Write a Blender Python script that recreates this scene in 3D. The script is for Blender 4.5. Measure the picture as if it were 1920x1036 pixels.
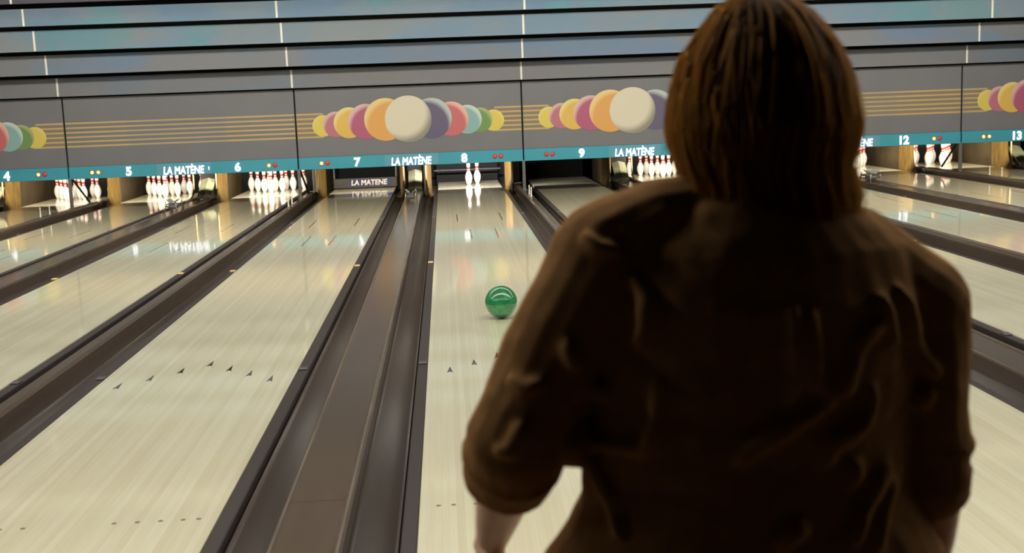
import bpy, bmesh, math, random
from mathutils import Vector, Matrix, noise
from mathutils.bvhtree import BVHTree
random.seed(7)
PI = math.pi
scene = bpy.context.scene
for o in list(bpy.data.objects):
    bpy.data.objects.remove(o)

# ------------------------------------------------------------------ camera, world, lights, exposure
cam_d = bpy.data.cameras.new('camera')
cam = bpy.data.objects.new('camera', cam_d)
scene.collection.objects.link(cam)
_r = Vector((0.9976461, -0.0575494, -0.0372879))
_u = Vector((0.0454456, 0.1476726, 0.9879916))
_f = Vector((0.0513520, 0.9873606, -0.1499404))
cam.matrix_world = Matrix(((_r.x, _u.x, -_f.x, -0.37544), (_r.y, _u.y, -_f.y, -1.94488),
                           (_r.z, _u.z, -_f.z, 1.45107), (0, 0, 0, 1)))
cam_d.sensor_width = 36.0
cam_d.lens = 36.0 * 2212.37 / 1920.0
cam_d.clip_start = 0.05
cam_d.dof.use_dof = True
cam_d.dof.focus_distance = 9.5
cam_d.dof.aperture_fstop = 5.2
scene.camera = cam

world = bpy.data.worlds.new('world')
scene.world = world
world.use_nodes = True
world.node_tree.nodes['Background'].inputs[0].default_value = (0.02, 0.02, 0.022, 1)
world.node_tree.nodes['Background'].inputs[1].default_value = 0.3

vs = scene.view_settings
vs.view_transform = 'Standard'
vs.look = 'None'
vs.exposure = 0.0
vs.gamma = 1.0
vs.use_curve_mapping = False

# long fixtures across the lanes: (Y, watts, tilt towards the pins in degrees, colour)
LIGHT_ROWS = [(0.9, 310, 0, (1, .95, .86)), (4.6, 290, 0, (1, .96, .88)), (7.8, 420, 24, (1, .95, .84)), (11.4, 600, 40, (1, .90, .74))]
LIGHT_Z = 3.04
for y, w, tilt, tint in LIGHT_ROWS:
    ld = bpy.data.lights.new('ceiling_row_light', 'AREA')
    ld.shape = 'RECTANGLE'
    ld.size = 18.6
    ld.size_y = 0.30
    ld.energy = w
    ld.color = tint
    lo = bpy.data.objects.new('ceiling_row_light', ld)
    lo.location = (0.8, y, LIGHT_Z)
    lo.rotation_euler = (math.radians(tilt), 0, 0)
    scene.collection.objects.link(lo)

# ------------------------------------------------------------------ layout (metres; Y runs down the lanes, foul line at 0)
S_IN, S_OUT = 1.7776, 1.5762          # lane spacing inside a pair, and between pairs
PITCH = S_IN + S_OUT
LANE_W = 1.0541
HW = LANE_W / 2
LANES = {8: 0.0, 7: -S_IN, 6: -PITCH, 5: -PITCH - S_IN, 4: -2 * PITCH, 3: -2 * PITCH - S_IN,
         9: S_OUT, 10: PITCH, 11: PITCH + S_OUT, 12: 2 * PITCH, 13: 2 * PITCH + S_OUT, 14: 3 * PITCH}
DECK_END = 19.16
SEAM0 = -S_IN - S_OUT / 2             # left seam of the panel over lanes 7 and 8
MASK_Y = 15.8

NUM = {3: 'three', 4: 'four', 5: 'five', 6: 'six', 7: 'seven', 8: 'eight', 9: 'nine', 10: 'ten', 11: 'eleven', 12: 'twelve', 13: 'thirteen', 14: 'fourteen'}

# ------------------------------------------------------------------ helpers
col = scene.collection


def lin(c):
    return tuple(((v / 255.0) / 12.92 if v / 255.0 <= 0.04045 else ((v / 255.0 + 0.055) / 1.055) ** 2.4) for v in c)


def dim(c, k):
    """paint colour with its reflectance scaled by k"""
    out = []
    for v in lin(c):
        v *= k
        out.append(255 * (12.92 * v if v <= 0.0031308 else 1.055 * v ** (1 / 2.4) - 0.055))
    return tuple(out)


def rgba(c):
    return (*lin(c), 1.0)


def mat(name, c, rough=0.5, metal=0.0, coat=0.0, var=0.12, scale=12.0, stretch=(1, 1, 1), emit=0.0, bump=0.0, c2=None, spec=0.5, coat_rough=0.03, sheen=0.0):
    m = bpy.data.materials.new(name)
    m.use_nodes = True
    nt = m.node_tree
    b = nt.nodes['Principled BSDF']
    tc = nt.nodes.new('ShaderNodeTexCoord')
    mp = nt.nodes.new('ShaderNodeMapping')
    mp.inputs['Scale'].default_value = stretch
    nz = nt.nodes.new('ShaderNodeTexNoise')
    nz.inputs['Scale'].default_value = scale
    nz.inputs['Detail'].default_value = 4
    nt.links.new(tc.outputs['Object'], mp.inputs[0])
    nt.links.new(mp.outputs[0], nz.inputs['Vector'])
    rp = nt.nodes.new('ShaderNodeValToRGB')
    base = lin(c)
    if c2 is None:
        lo = tuple(v * (1 - var) for v in base)
        hi = tuple(min(1, v * (1 + var)) for v in base)
    else:
        lo, hi = base, lin(c2)
    rp.color_ramp.elements[0].position = 0.3
    rp.color_ramp.elements[1].position = 0.7
    rp.color_ramp.elements[0].color = (*lo, 1)
    rp.color_ramp.elements[1].color = (*hi, 1)
    nt.links.new(nz.outputs['Fac'], rp.inputs[0])
    nt.links.new(rp.outputs[0], b.inputs['Base Color'])
    b.inputs['Roughness'].default_value = rough
    b.inputs['Metallic'].default_value = metal
    b.inputs['Coat Weight'].default_value = coat
    b.inputs['Coat Roughness'].default_value = coat_rough
    b.inputs['Specular IOR Level'].default_value = spec
    if sheen:
        b.inputs['Sheen Weight'].default_value = sheen
        b.inputs['Sheen Roughness'].default_value = 0.4
        b.inputs['Sheen Tint'].default_value = rgba((190, 140, 80))
    if emit:
        nt.links.new(rp.outputs[0], b.inputs['Emission Color'])
        b.inputs['Emission Strength'].default_value = emit
    if bump:
        bp = nt.nodes.new('ShaderNodeBump')
        bp.inputs['Strength'].default_value = bump
        bp.inputs['Distance'].default_value = 0.004
        nt.links.new(nz.outputs['Fac'], bp.inputs['Height'])
        nt.links.new(bp.outputs[0], b.inputs['Normal'])
    return m


def link(o, parent=None):
    col.objects.link(o)
    if parent is not None:
        o.parent = parent
    return o


def mobj(name, me, parent=None, loc=(0, 0, 0), rot=None):
    o = bpy.data.objects.new(name, me)
    o.location = loc
    if rot:
        o.rotation_euler = rot
    return link(o, parent)


def mesh(bm, m, smooth=False, name='mesh'):
    me = bpy.data.meshes.new(name)
    bmesh.ops.recalc_face_normals(bm, faces=bm.faces)
    bm.to_mesh(me)
    bm.free()
    for mm in (m if isinstance(m, (list, tuple)) else [m]):
        me.materials.append(mm)
    if smooth:
        me.polygons.foreach_set('use_smooth', [True] * len(me.polygons))
    return me


def obj(name, bm, m, parent=None, smooth=False, loc=(0, 0, 0), rot=None):
    return mobj(name, mesh(bm, m, smooth, name), parent, loc, rot)


def tag(o, label=None, cat=None, group=None, kind=None):
    for k, v in (('label', label), ('category', cat), ('group', group), ('kind', kind)):
        if v:
            o[k] = v
    return o


def thing(name, label, cat, loc=(0, 0, 0), group=None):
    o = bpy.data.objects.new(name, None)
    o.empty_display_size = 0.1
    o.location = loc
    link(o)
    return tag(o, label, cat, group)


def box(bm, x0, x1, y0, y1, z0, z1, bevel=0.0, mi=0):
    v = [bm.verts.new((x, y, z)) for x in (x0, x1) for y in (y0, y1) for z in (z0, z1)]
    fs = [bm.faces.new([v[i] for i in q]) for q in ((0, 1, 3, 2), (4, 6, 7, 5), (0, 4, 5, 1), (2, 3, 7, 6), (0, 2, 6, 4), (1, 5, 7, 3))]
    for f in fs:
        f.material_index = mi
    if bevel:
        bmesh.ops.bevel(bm, geom=list({e for f in fs for e in f.edges}), offset=bevel, segments=1, affect='EDGES')
    return fs


def bx(*a, bevel=0.0):
    bm = bmesh.new()
    box(bm, *a, bevel=bevel)
    return bm


def extrude_profile(pts, y0, y1):
    """closed XZ outline swept along Y"""
    bm = bmesh.new()
    a = [bm.verts.new((x, y0, z)) for x, z in pts]
    b = [bm.verts.new((x, y1, z)) for x, z in pts]
    n = len(pts)
    for i in range(n):
        bm.faces.new((a[i], a[(i + 1) % n], b[(i + 1) % n], b[i]))
    bm.faces.new(a[::-1])
    bm.faces.new(b)
    return bm


def lathe(bm, prof, seg=20, mats=None, M=None):
    rings = []
    for r, z in prof:
        if r < 1e-5:
            rings.append([bm.verts.new((0, 0, z))])
        else:
            rings.append([bm.verts.new((r * math.cos(2 * PI * k / seg), r * math.sin(2 * PI * k / seg), z)) for k in range(seg)])
    for i in range(len(rings) - 1):
        a, b = rings[i], rings[i + 1]
        for k in range(seg):
            k2 = (k + 1) % seg
            if len(a) == 1 and len(b) == 1:
                continue
            if len(a) == 1:
                f = bm.faces.new((a[0], b[k], b[k2]))
            elif len(b) == 1:
                f = bm.faces.new((a[k], a[k2], b[0]))
            else:
                f = bm.faces.new((a[k], a[k2], b[k2], b[k]))
            if mats:
                f.material_index = mats[i]
    if M is not None:
        bmesh.ops.transform(bm, matrix=M, verts=[v for r in rings for v in r])


def tube(bm, pts, rad, seg=8, caps=True, flat=1.0):
    """tube through points; rad number or list"""
    pts = [Vector(p) for p in pts]
    n = len(pts)
    rad = rad if isinstance(rad, (list, tuple)) else [rad] * n
    up = Vector((0, 0, 1))
    rings = []
    prev = None
    for i, p in enumerate(pts):
        t = (pts[min(i + 1, n - 1)] - pts[max(i - 1, 0)]).normalized()
        if prev is None:
            a = t.cross(up)
            if a.length < 1e-3:
                a = t.cross(Vector((1, 0, 0)))
        else:
            a = prev - t * prev.dot(t)
        a.normalize()
        prev = a
        b = t.cross(a).normalized()
        rings.append([bm.verts.new(p + (a * math.cos(2 * PI * k / seg) + b * (flat * math.sin(2 * PI * k / seg))) * rad[i]) for k in range(seg)])
    for i in range(n - 1):
        for k in range(seg):
            k2 = (k + 1) % seg
            bm.faces.new((rings[i][k], rings[i][k2], rings[i + 1][k2], rings[i + 1][k]))
    if caps:
        bm.faces.new(rings[0][::-1])
        bm.faces.new(rings[-1])


def capsule(bm, p0, r0, p1, r1, seg=16):
    p0, p1 = Vector(p0), Vector(p1)
    d = (p1 - p0).normalized()
    pts, rad = [], []
    for k in range(5):
        a = PI / 2 * (1 - (k + 0.25) / 5)
        pts.append(p0 - d * r0 * math.sin(a))
        rad.append(r0 * math.cos(a))
    pts += [p0, p1]
    rad += [r0, r1]
    for k in range(5):
        a = PI / 2 * (k + 0.75) / 5
        pts.append(p1 + d * r1 * math.sin(a))
        rad.append(r1 * math.cos(a))
    tube(bm, pts, rad, seg)


def chain(bm, pts):
    """pts: list of (x,y,z,r): capsules end to end"""
    for a, b in zip(pts, pts[1:]):
        capsule(bm, a[:3], a[3], b[:3], b[3])


def ellipsoid(bm, c, rx, ry, rz, rot=None, seg=24):
    M = Matrix.Translation(c) @ (rot.to_4x4() if rot else Matrix.Identity(4)) @ Matrix.Diagonal((rx, ry, rz, 1))
    bmesh.ops.create_uvsphere(bm, u_segments=seg, v_segments=seg // 2, radius=1.0, matrix=M)


def loft(bm, rings, seg=32):
    """rings: list of (z, cx, cy, rx, ry)"""
    rr = []
    for z, cx, cy, rx, ry in rings:
        rr.append([bm.verts.new((cx + rx * math.cos(2 * PI * k / seg), cy + ry * math.sin(2 * PI * k / seg), z)) for k in range(seg)])
    for a, b in zip(rr, rr[1:]):
        for k in range(seg):
            bm.faces.new((a[k], a[(k + 1) % seg], b[(k + 1) % seg], b[k]))
    bm.faces.new(rr[0][::-1])
    bm.faces.new(rr[-1])


def remeshed(bm, voxel, smooth=2, factor=0.5):
    """one continuous skin around overlapping closed pieces"""
    me = mesh(bm, [])
    o = bpy.data.objects.new('tmp', me)
    col.objects.link(o)
    md = o.modifiers.new('r', 'REMESH')
    md.mode = 'VOXEL'
    md.voxel_size = voxel
    if smooth:
        ms = o.modifiers.new('s', 'SMOOTH')
        ms.iterations = smooth
        ms.factor = factor
    dg = bpy.context.evaluated_depsgraph_get()
    out = bpy.data.meshes.new_from_object(o.evaluated_get(dg))
    bpy.data.objects.remove(o)
    out.materials.clear()
    out.polygons.foreach_set('use_smooth', [True] * len(out.polygons))
    return out


def displace(me, fn):
    nor = [v.normal.copy() for v in me.vertices]
    co = [v.co.copy() for v in me.vertices]
    flat = []
    for c, n in zip(co, nor):
        flat.extend(c + n * fn(c))
    me.vertices.foreach_set('co', flat)
    me.update()


_txt = {}


def text_mesh(s, size, m, shear=0.0, bold=0.0, extrude=0.002, sx=1.0, fit=None):
    key = (s, size, m.name, sx, bold)
    if key in _txt:
        return _txt[key]
    cu = bpy.data.curves.new('t', 'FONT')
    cu.body = s
    cu.size = size
    cu.shear = shear
    cu.bevel_depth = bold
    cu.bevel_resolution = 1
    cu.extrude = extrude
    cu.align_x = 'CENTER'
    cu.align_y = 'CENTER'
    o = bpy.data.objects.new('t', cu)
    col.objects.link(o)
    dg = bpy.context.evaluated_depsgraph_get()
    me = bpy.data.meshes.new_from_object(o.evaluated_get(dg))
    bpy.data.objects.remove(o)
    me.materials.clear()
    me.materials.append(m)
    xs = [v.co.x for v in me.vertices]
    ys = [v.co.y for v in me.vertices]
    mx, my = (max(xs) + min(xs)) / 2, (max(ys) + min(ys)) / 2
    kx, ky = sx, 1.0
    if fit:
        kx = fit[0] / (max(xs) - min(xs)) if fit[0] else sx
        ky = fit[1] / (max(ys) - min(ys))
    for v in me.vertices:
        v.co.x = (v.co.x - mx) * kx
        v.co.y = (v.co.y - my) * ky
    _txt[key] = me
    return me


# ------------------------------------------------------------------ materials
M_rail = mat('rail_plastic', (58, 50, 50), 0.42, var=0.15, scale=3, stretch=(1, .1, 1))
M_gutter = mat('gutter_plastic', (68, 57, 50), 0.46, var=0.18, scale=5, stretch=(2, .1, 2))
M_cap = mat('cap_plastic', (88, 76, 66), 0.19, var=0.10, scale=4, stretch=(1.5, .15, 1))
M_edge = mat('worn_edge_highlight', (108, 96, 84), 0.35, var=0.3, scale=6, stretch=(1, .4, 1))  # worn cap edge, paler to paint in its highlight line
M_black = mat('black_void', (9, 9, 10), 0.8, var=0.1)
M_dark = mat('dark_paint', (24, 22, 22), 0.7, var=0.15, scale=3)
M_arrow = mat('dark_inlay', (58, 46, 38), 0.4, coat=1, var=0.1)
M_dot = mat('tan_inlay', (132, 122, 98), 0.4, coat=1, var=0.1)
M_range = mat('brown_inlay', (150, 122, 62), 0.4, coat=1, var=0.1)
M_approach = mat('approach_wood', (96, 76, 50), 0.4, coat=.4, var=0.2, scale=6, stretch=(6, .3, 1))
M_pin = mat('pin_white', (238, 236, 232), 0.25, coat=.6, var=0.02)
M_red = mat('pin_red', (206, 62, 58), 0.35, coat=.3, var=0.05)
M_teal = mat('teal_band', (44, 134, 156), 0.5, var=0.04, scale=3)
M_tealbox = mat('pale_teal_box', (72, 138, 160), 0.5, var=0.03, scale=3)
M_lit = mat('lit_lettering', (228, 234, 255), 0.5, var=0.02, emit=0.9)
M_amber = mat('amber_lamp', (255, 196, 120), 0.3, var=0.03, emit=1.3)
M_redlamp = mat('red_lamp', (196, 44, 48), 0.3, var=0.05, emit=0.12)
M_bezel = mat('lamp_bezel', (120, 60, 60), 0.4, var=0.05)
M_panel = mat('masking_grey', dim((118, 121, 130), .62), 0.55, var=0.05, scale=1.2)
M_gold = mat('gold_stripe', dim((200, 174, 110), .64), 0.5, var=0.05, scale=.6)
M_goldpale = mat('faded_gold_stripe', dim((186, 168, 124), .64), 0.5, var=0.06, scale=.6)
M_stripebed = mat('stripe_bed', dim((134, 124, 112), .64), 0.55, var=0.05, scale=.8)
M_strip = mat('pale_joint_strip', (196, 198, 196), 0.4, var=0.05)
M_steel = mat('post_steel', (110, 110, 112), 0.4, metal=.6, var=0.1)
M_bright = mat('bright_metal', (176, 174, 166), 0.3, metal=.8, var=0.12)
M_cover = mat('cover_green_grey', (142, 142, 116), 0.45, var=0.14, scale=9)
M_cover_shaded = mat('cover_green_grey_shaded', (108, 108, 88), 0.45, var=0.14, scale=9)  # same cover colour darkened, painting shade onto the left ridge face
M_kick = mat('kickback_brown', (100, 86, 64), 0.5, var=0.25, scale=4)
M_ochre = mat('worn_ochre', (124, 98, 40), 0.5, var=0.1, scale=7, stretch=(3, 3, .5), c2=(78, 60, 36))
M_rod = mat('tan_rod', (178, 152, 104), 0.4, var=0.1)
M_clip = mat('brass_clip', (226, 196, 140), 0.35, metal=.3, var=0.06)
M_sweep = mat('sweep_grey', (70, 68, 64), 0.45, var=0.12)
M_blue = mat('label_blue', (52, 56, 120), 0.5, var=0.08)
M_letter = mat('label_white', (232, 228, 206), 0.5, var=0.03)
M_sensor = mat('sensor_white', (214, 212, 204), 0.4, var=0.05)
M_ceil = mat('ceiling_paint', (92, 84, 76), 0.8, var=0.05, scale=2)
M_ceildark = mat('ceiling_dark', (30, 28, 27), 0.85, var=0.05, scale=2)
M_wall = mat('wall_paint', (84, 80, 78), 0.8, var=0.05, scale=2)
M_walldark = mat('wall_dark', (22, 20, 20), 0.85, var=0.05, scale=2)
M_housing = mat('fixture_white', (210, 210, 205), 0.5, var=0.03)


def lane_material():
    m = bpy.data.materials.new('lane_board_maple')
    m.use_nodes = True
    nt = m.node_tree
    N, L = nt.nodes, nt.links
    b = N['Principled BSDF']
    tc = N.new('ShaderNodeTexCoord')
    oi = N.new('ShaderNodeObjectInfo')
    off = N.new('ShaderNodeVectorMath')
    off.operation = 'ADD'
    mul = N.new('ShaderNodeMath')
    mul.operation = 'MULTIPLY'
    mul.inputs[1].default_value = 300
    L.new(oi.outputs['Random'], mul.inputs[0])
    L.new(tc.outputs['Object'], off.inputs[0])
    L.new(mul.outputs[0], off.inputs[1])
    mp = N.new('ShaderNodeMapping')
    mp.inputs['Scale'].default_value = (30, 0.9, 30)
    L.new(off.outputs[0], mp.inputs[0])
    nz = N.new('ShaderNodeTexNoise')
    nz.inputs['Scale'].default_value = 2.0
    nz.inputs['Detail'].default_value = 5
    L.new(mp.outputs[0], nz.inputs['Vector'])
    r1 = N.new('ShaderNodeValToRGB')
    r1.color_ramp.elements[0].color = rgba((220, 214, 184))
    r1.color_ramp.elements[1].color = rgba((230, 226, 200))
    L.new(oi.outputs['Random'], r1.inputs[0])
    r2 = N.new('ShaderNodeValToRGB')
    r2.color_ramp.elements[0].position = 0.35
    r2.color_ramp.elements[0].color = (0.955, 0.945, 0.92, 1)
    r2.color_ramp.elements[1].position = 0.65
    r2.color_ramp.elements[1].color = (1, 1, 1, 1)
    L.new(nz.outputs['Fac'], r2.inputs[0])
    mx = N.new('ShaderNodeMix')
    mx.data_type = 'RGBA'
    mx.blend_type = 'MULTIPLY'
    mx.inputs['Factor'].default_value = 1
    L.new(r1.outputs[0], mx.inputs['A'])
    L.new(r2.outputs[0], mx.inputs['B'])
    L.new(mx.outputs['Result'], b.inputs['Base Color'])
    b.inputs['Roughness'].default_value = 0.35
    b.inputs['Specular IOR Level'].default_value = 0.3
    b.inputs['Coat Weight'].default_value = 1.0
    b.inputs['Coat Roughness'].default_value = 0.06
    b.inputs['Coat IOR'].default_value = 1.5
    return m


M_lane = lane_material()


def sky_panel_material(name, base, blue, teal, blue_amt, teal_amt):
    """grey step panel with sprayed blue clouds and turquoise patches (paint)"""
    m = bpy.data.materials.new(name)
    m.use_nodes = True
    nt = m.node_tree
    N, L = nt.nodes, nt.links
    base, blue, teal = dim((base[0] - 3, base[1], base[2] + 8), .52), dim((blue[0] - 3, blue[1], blue[2] + 8), .52), dim(teal, .52)
    b = N['Principled BSDF']
    geo = N.new('ShaderNodeNewGeometry')
    mp = N.new('ShaderNodeMapping')
    mp.inputs['Scale'].default_value = (0.55, 1, 1.6)
    L.new(geo.outputs['Position'], mp.inputs[0])
    n1 = N.new('ShaderNodeTexNoise')
    n1.inputs['Scale'].default_value = 1.3
    n1.inputs['Detail'].default_value = 6
    L.new(mp.outputs[0], n1.inputs['Vector'])
    a = N.new('ShaderNodeValToRGB')
    a.color_ramp.elements[0].position = 0.52 - 0.25 * blue_amt
    a.color_ramp.elements[1].position = 0.66 - 0.2 * blue_amt
    L.new(n1.outputs['Fac'], a.inputs[0])
    mp2 = N.new('ShaderNodeMapping')
    mp2.inputs['Scale'].default_value = (0.9, 1, 0.8)
    mp2.inputs['Location'].default_value = (3.1, 0, 7.3)
    L.new(geo.outputs['Position'], mp2.inputs[0])
    n2 = N.new('ShaderNodeTexNoise')
    n2.inputs['Scale'].default_value = 1.1
    n2.inputs['Detail'].default_value = 3
    L.new(mp2.outputs[0], n2.inputs['Vector'])
    c = N.new('ShaderNodeValToRGB')
    c.color_ramp.elements[0].position = 0.60 - 0.06 * teal_amt
    c.color_ramp.elements[1].position = 0.66 - 0.06 * teal_amt
    c.color_ramp.elements[1].color = (teal_amt, teal_amt, teal_amt, 1)
    L.new(n2.outputs['Fac'], c.inputs[0])
    m1 = N.new('ShaderNodeMix')
    m1.data_type = 'RGBA'
    m1.inputs['A'].default_value = rgba(base)
    m1.inputs['B'].default_value = rgba(blue)
    L.new(a.outputs[0], m1.inputs['Factor'])
    m2 = N.new('ShaderNodeMix')
    m2.data_type = 'RGBA'
    m2.inputs['B'].default_value = rgba(teal)
    L.new(m1.outputs['Result'], m2.inputs['A'])
    L.new(c.outputs[0], m2.inputs['Factor'])
    L.new(m2.outputs['Result'], b.inputs['Base Color'])
    b.inputs['Roughness'].default_value = 0.5
    return m


def print_material(name, c, pale, side):
    """printed ball on the mural: flat ink with its printed pale crescent; side -1/1 = crescent left/right"""
    m = bpy.data.materials.new(name)
    m.use_nodes = True
    nt = m.node_tree
    N, L = nt.nodes, nt.links
    b = N['Principled BSDF']
    tc = N.new('ShaderNodeTexCoord')
    sub = N.new('ShaderNodeVectorMath')
    sub.operation = 'SUBTRACT'
    sub.inputs[1].default_value = (-0.30 * side, 0, -0.34)
    L.new(tc.outputs['Object'], sub.inputs[0])
    ln = N.new('ShaderNodeVectorMath')
    ln.operation = 'LENGTH'
    L.new(sub.outputs[0], ln.inputs[0])
    rp = N.new('ShaderNodeValToRGB')
    if side == 0:
        sub.inputs[1].default_value = (-0.22, 0, 0.30)
        rp.color_ramp.elements[0].position = 0.80
        rp.color_ramp.elements[0].color = rgba(c)
        rp.color_ramp.elements[1].position = 1.0
        rp.color_ramp.elements[1].color = rgba(pale)
        sc = 0.75
    else:
        rp.color_ramp.elements[0].position = 0.86
        rp.color_ramp.elements[0].color = rgba(c)
        rp.color_ramp.elements[1].position = 1.0
        rp.color_ramp.elements[1].color = rgba(pale)
        sc = 0.72
    mu = N.new('ShaderNodeMath')
    mu.operation = 'MULTIPLY'
    mu.inputs[1].default_value = sc
    L.new(ln.outputs['Value'], mu.inputs[0])
    L.new(mu.outputs[0], rp.inputs[0])
    L.new(rp.outputs[0], b.inputs['Base Color'])
    b.inputs['Roughness'].default_value = 0.5
    return m


# ------------------------------------------------------------------ structure: floor, walls, ceiling
X0, X1 = LANES[3] - HW - 0.62, LANES[14] + HW + 0.62
bm = bmesh.new()
box(bm, X0, X1, -6.0, -0.02, -0.3, 0.0)
tag(obj('floor', bm, M_approach), 'pale wooden approach floor in front of the lanes', kind='structure')
bm = bmesh.new()
box(bm, X0, X1, -0.02, 20.1, -0.4, -0.3)
tag(obj('floor_pit', bm, M_dark), 'dark floor under the lanes and the pin pits', kind='structure')
tag(obj('wall_back', bx(X0, X1, 20.1, 20.3, -0.4, 3.4), M_black), 'black wall behind the pin pits', kind='structure')
tag(obj('wall_left', bx(X0 - .2, X0, -6.0, 20.1, -0.4, 3.4), M_wall), 'plain grey side wall', kind='structure')
tag(obj('wall_right', bx(X1, X1 + .2, -6.0, 20.1, -0.4, 3.4), M_wall), 'plain grey side wall', kind='structure')
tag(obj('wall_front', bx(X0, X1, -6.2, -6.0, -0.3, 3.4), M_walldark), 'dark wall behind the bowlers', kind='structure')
bm = bmesh.new()
box(bm, X0, X1, 0.2, 14.05, 3.2, 3.4)
tag(obj('ceiling', bm, M_ceil), 'flat ceiling over the lanes', kind='structure')
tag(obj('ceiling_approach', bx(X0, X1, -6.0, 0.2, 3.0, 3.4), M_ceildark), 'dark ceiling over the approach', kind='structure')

# stepped panels rising towards the viewer above the masking unit: (Y, z bottom, z top, material)
ROWS = [(15.65, 1.700, 1.968, sky_panel_material('step_grey', (132, 132, 134), (122, 134, 148), (90, 150, 170), 0.15, 0.0)),
        (15.25, 2.000, 2.278, sky_panel_material('step_grey_blue', (134, 138, 142), (112, 140, 170), (84, 160, 186), 0.45, 0.0)),
        (14.85, 2.310, 2.592, sky_panel_material('step_blue_turquoise', (136, 150, 158), (116, 150, 176), (80, 160, 178), 0.4, 0.55)),
        (14.50, 2.625, 2.856, sky_panel_material('step_blue', (120, 146, 164), (98, 140, 172), (74, 158, 178), 0.5, 0.6)),
        (14.10, 2.886, 3.20, sky_panel_material('step_navy', (40, 52, 72), (36, 50, 76), (40, 60, 84), 0.5, 0.0))]
sof = bmesh.new()
box(sof, X0, X1, 14.05, 20.1, 3.22, 3.4)
soffit = tag(obj('ceiling_step', sof, M_black), 'stepped soffit of grey and blue panels above the pin end', kind='structure')
SEAMS = [SEAM0 + PITCH * k for k in (-2, -1, 0, 1, 2, 3, 4)]
for y, z0, z1, m in ROWS:
    me = mesh(bx(0.006, PITCH - 0.006, -0.012, 0.012, z0, z1, bevel=0.003), m)
    st = mesh(bx(-0.014, 0.014, -0.019, -0.011, z0 + .004, z1 - .004), M_strip)
    for i, s in enumerate(SEAMS[:-1]):
        mobj('panel', me, soffit, (s, y, 0))
        if i:
            mobj('joint_strip', st, soffit, (s, y, 0))
# dark slab that closes the space above the masking panels
obj('backing', bx(X0, X1, 16.9, 16.95, 1.5, 3.22), M_black, soffit)

# light fixture housings over the lanes
for k, (y, w, tilt, tint) in enumerate(LIGHT_ROWS):
    t = thing('ceiling_light', ('long white ceiling light nearest the foul line', 'second long white ceiling light over the lanes',
              'third long ceiling light, tilted towards the pins', 'long ceiling light farthest down the lanes, tilted towards the pins')[k], 'light', (0.8, y, LIGHT_Z))
    R = Matrix.Rotation(math.radians(tilt), 4, 'X')
    for nm, bb in (('housing', (-9.4, 9.4, -.18, .18, .012, .06)), ('side_reflector', (-9.4, 9.4, -.182, -.17, -.07, .012)), ('side_reflector', (-9.4, 9.4, .17, .182, -.07, .012))):
        b2 = bx(*bb)
        bmesh.ops.transform(b2, matrix=R, verts=b2.verts)
        obj(nm, b2, M_housing, t)
    for xx in (-8, -4, 0, 4, 8):
        obj('hanger', bx(xx - .01, xx + .01, -.01, .01, .03, 3.2 - LIGHT_Z), M_housing, t)

# ------------------------------------------------------------------ lanes
BW = LANE_W / 39
bm = bmesh.new()
box(bm, -BW / 2, BW / 2, 0, DECK_END, -0.03, 0.0, bevel=0.0005)
board_me = mesh(bm, M_lane, name='board')
base_me = mesh(bx(-HW, HW, 0, DECK_END, -0.12, -0.031), M_dark, name='bed')
bm = bmesh.new()
for z in (0.0, 0.0004):
    pass
av = [(-0.016, -0.075), (0, -0.055), (0.016, -0.075), (0, 0.075)]
a0 = [bm.verts.new((x, y, -0.001)) for x, y in av]
a1 = [bm.verts.new((x, y, 0.0005)) for x, y in av]
for i in range(4):
    bm.faces.new((a0[i], a0[(i + 1) % 4], a1[(i + 1) % 4], a1[i]))
bm.faces.new((a1[0], a1[1], a1[3]))
bm.faces.new((a1[1], a1[2], a1[3]))
arrow_me = mesh(bm, M_arrow, name='arrow')
bm = bmesh.new()
lathe(bm, [(0.0095, -0.001), (0.0095, 0.0005), (0, 0.0005)], 12)
dot_me = mesh(bm, M_dot, name='dot')
range_me = mesh(bx(-0.0075, 0.0075, 0, 0.9, -0.001, 0.0005), M_range, name='mark')
LANE_NOTE = {3: 'pale bowling lane three, leftmost of all the lanes', 4: 'pale bowling lane four, leftmost one showing a rack of pins',
             5: 'pale bowling lane five, between the racks of lanes four and six',
             6: 'pale bowling lane six, with a full rack just left of the sweep bar',
             7: 'pale bowling lane seven, with the lettered sweep bar lowered across its end',
             8: 'pale bowling lane eight, with the green ball rolling on it',
             9: 'pale bowling lane nine, with a dark empty pit',
             10: 'pale bowling lane ten, its pins showing over the person\'s left shoulder',
             11: 'pale bowling lane eleven, mostly behind the person\'s back',
             12: 'pale bowling lane twelve, seen just right of the person\'s hair',
             13: 'pale bowling lane thirteen, next to the right edge of the picture',
             14: 'pale bowling lane fourteen, rightmost of all the lanes'}
for n, x in LANES.items():
    t = thing('bowling_lane', LANE_NOTE[n], 'bowling lane', (x, 0, 0), 'bowling lanes')
    mobj('lane_bed', base_me, t)
    for k in range(39):
        mobj('board', board_me, t, ((k - 19) * BW, 0, 0))
    for k in range(-3, 4):
        mobj('arrow', arrow_me, t, (k * 0.13514, 4.80 - abs(k) * 0.1505, 0))
    for d in (.16, .242, .324, .404, .459):
        for s in (-1, 1):
            mobj('guide_dot', dot_me, t, (s * d, 2.17, 0))
    for s in (-1, 1):
        mobj('range_mark', range_me, t, (s * .27, 12.2, 0))
        mobj('range_mark', range_me, t, (s * .14, 10.36, 0))

# ------------------------------------------------------------------ dark strips between the lanes: rails, gutters, cap
order = sorted(LANES)


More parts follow.
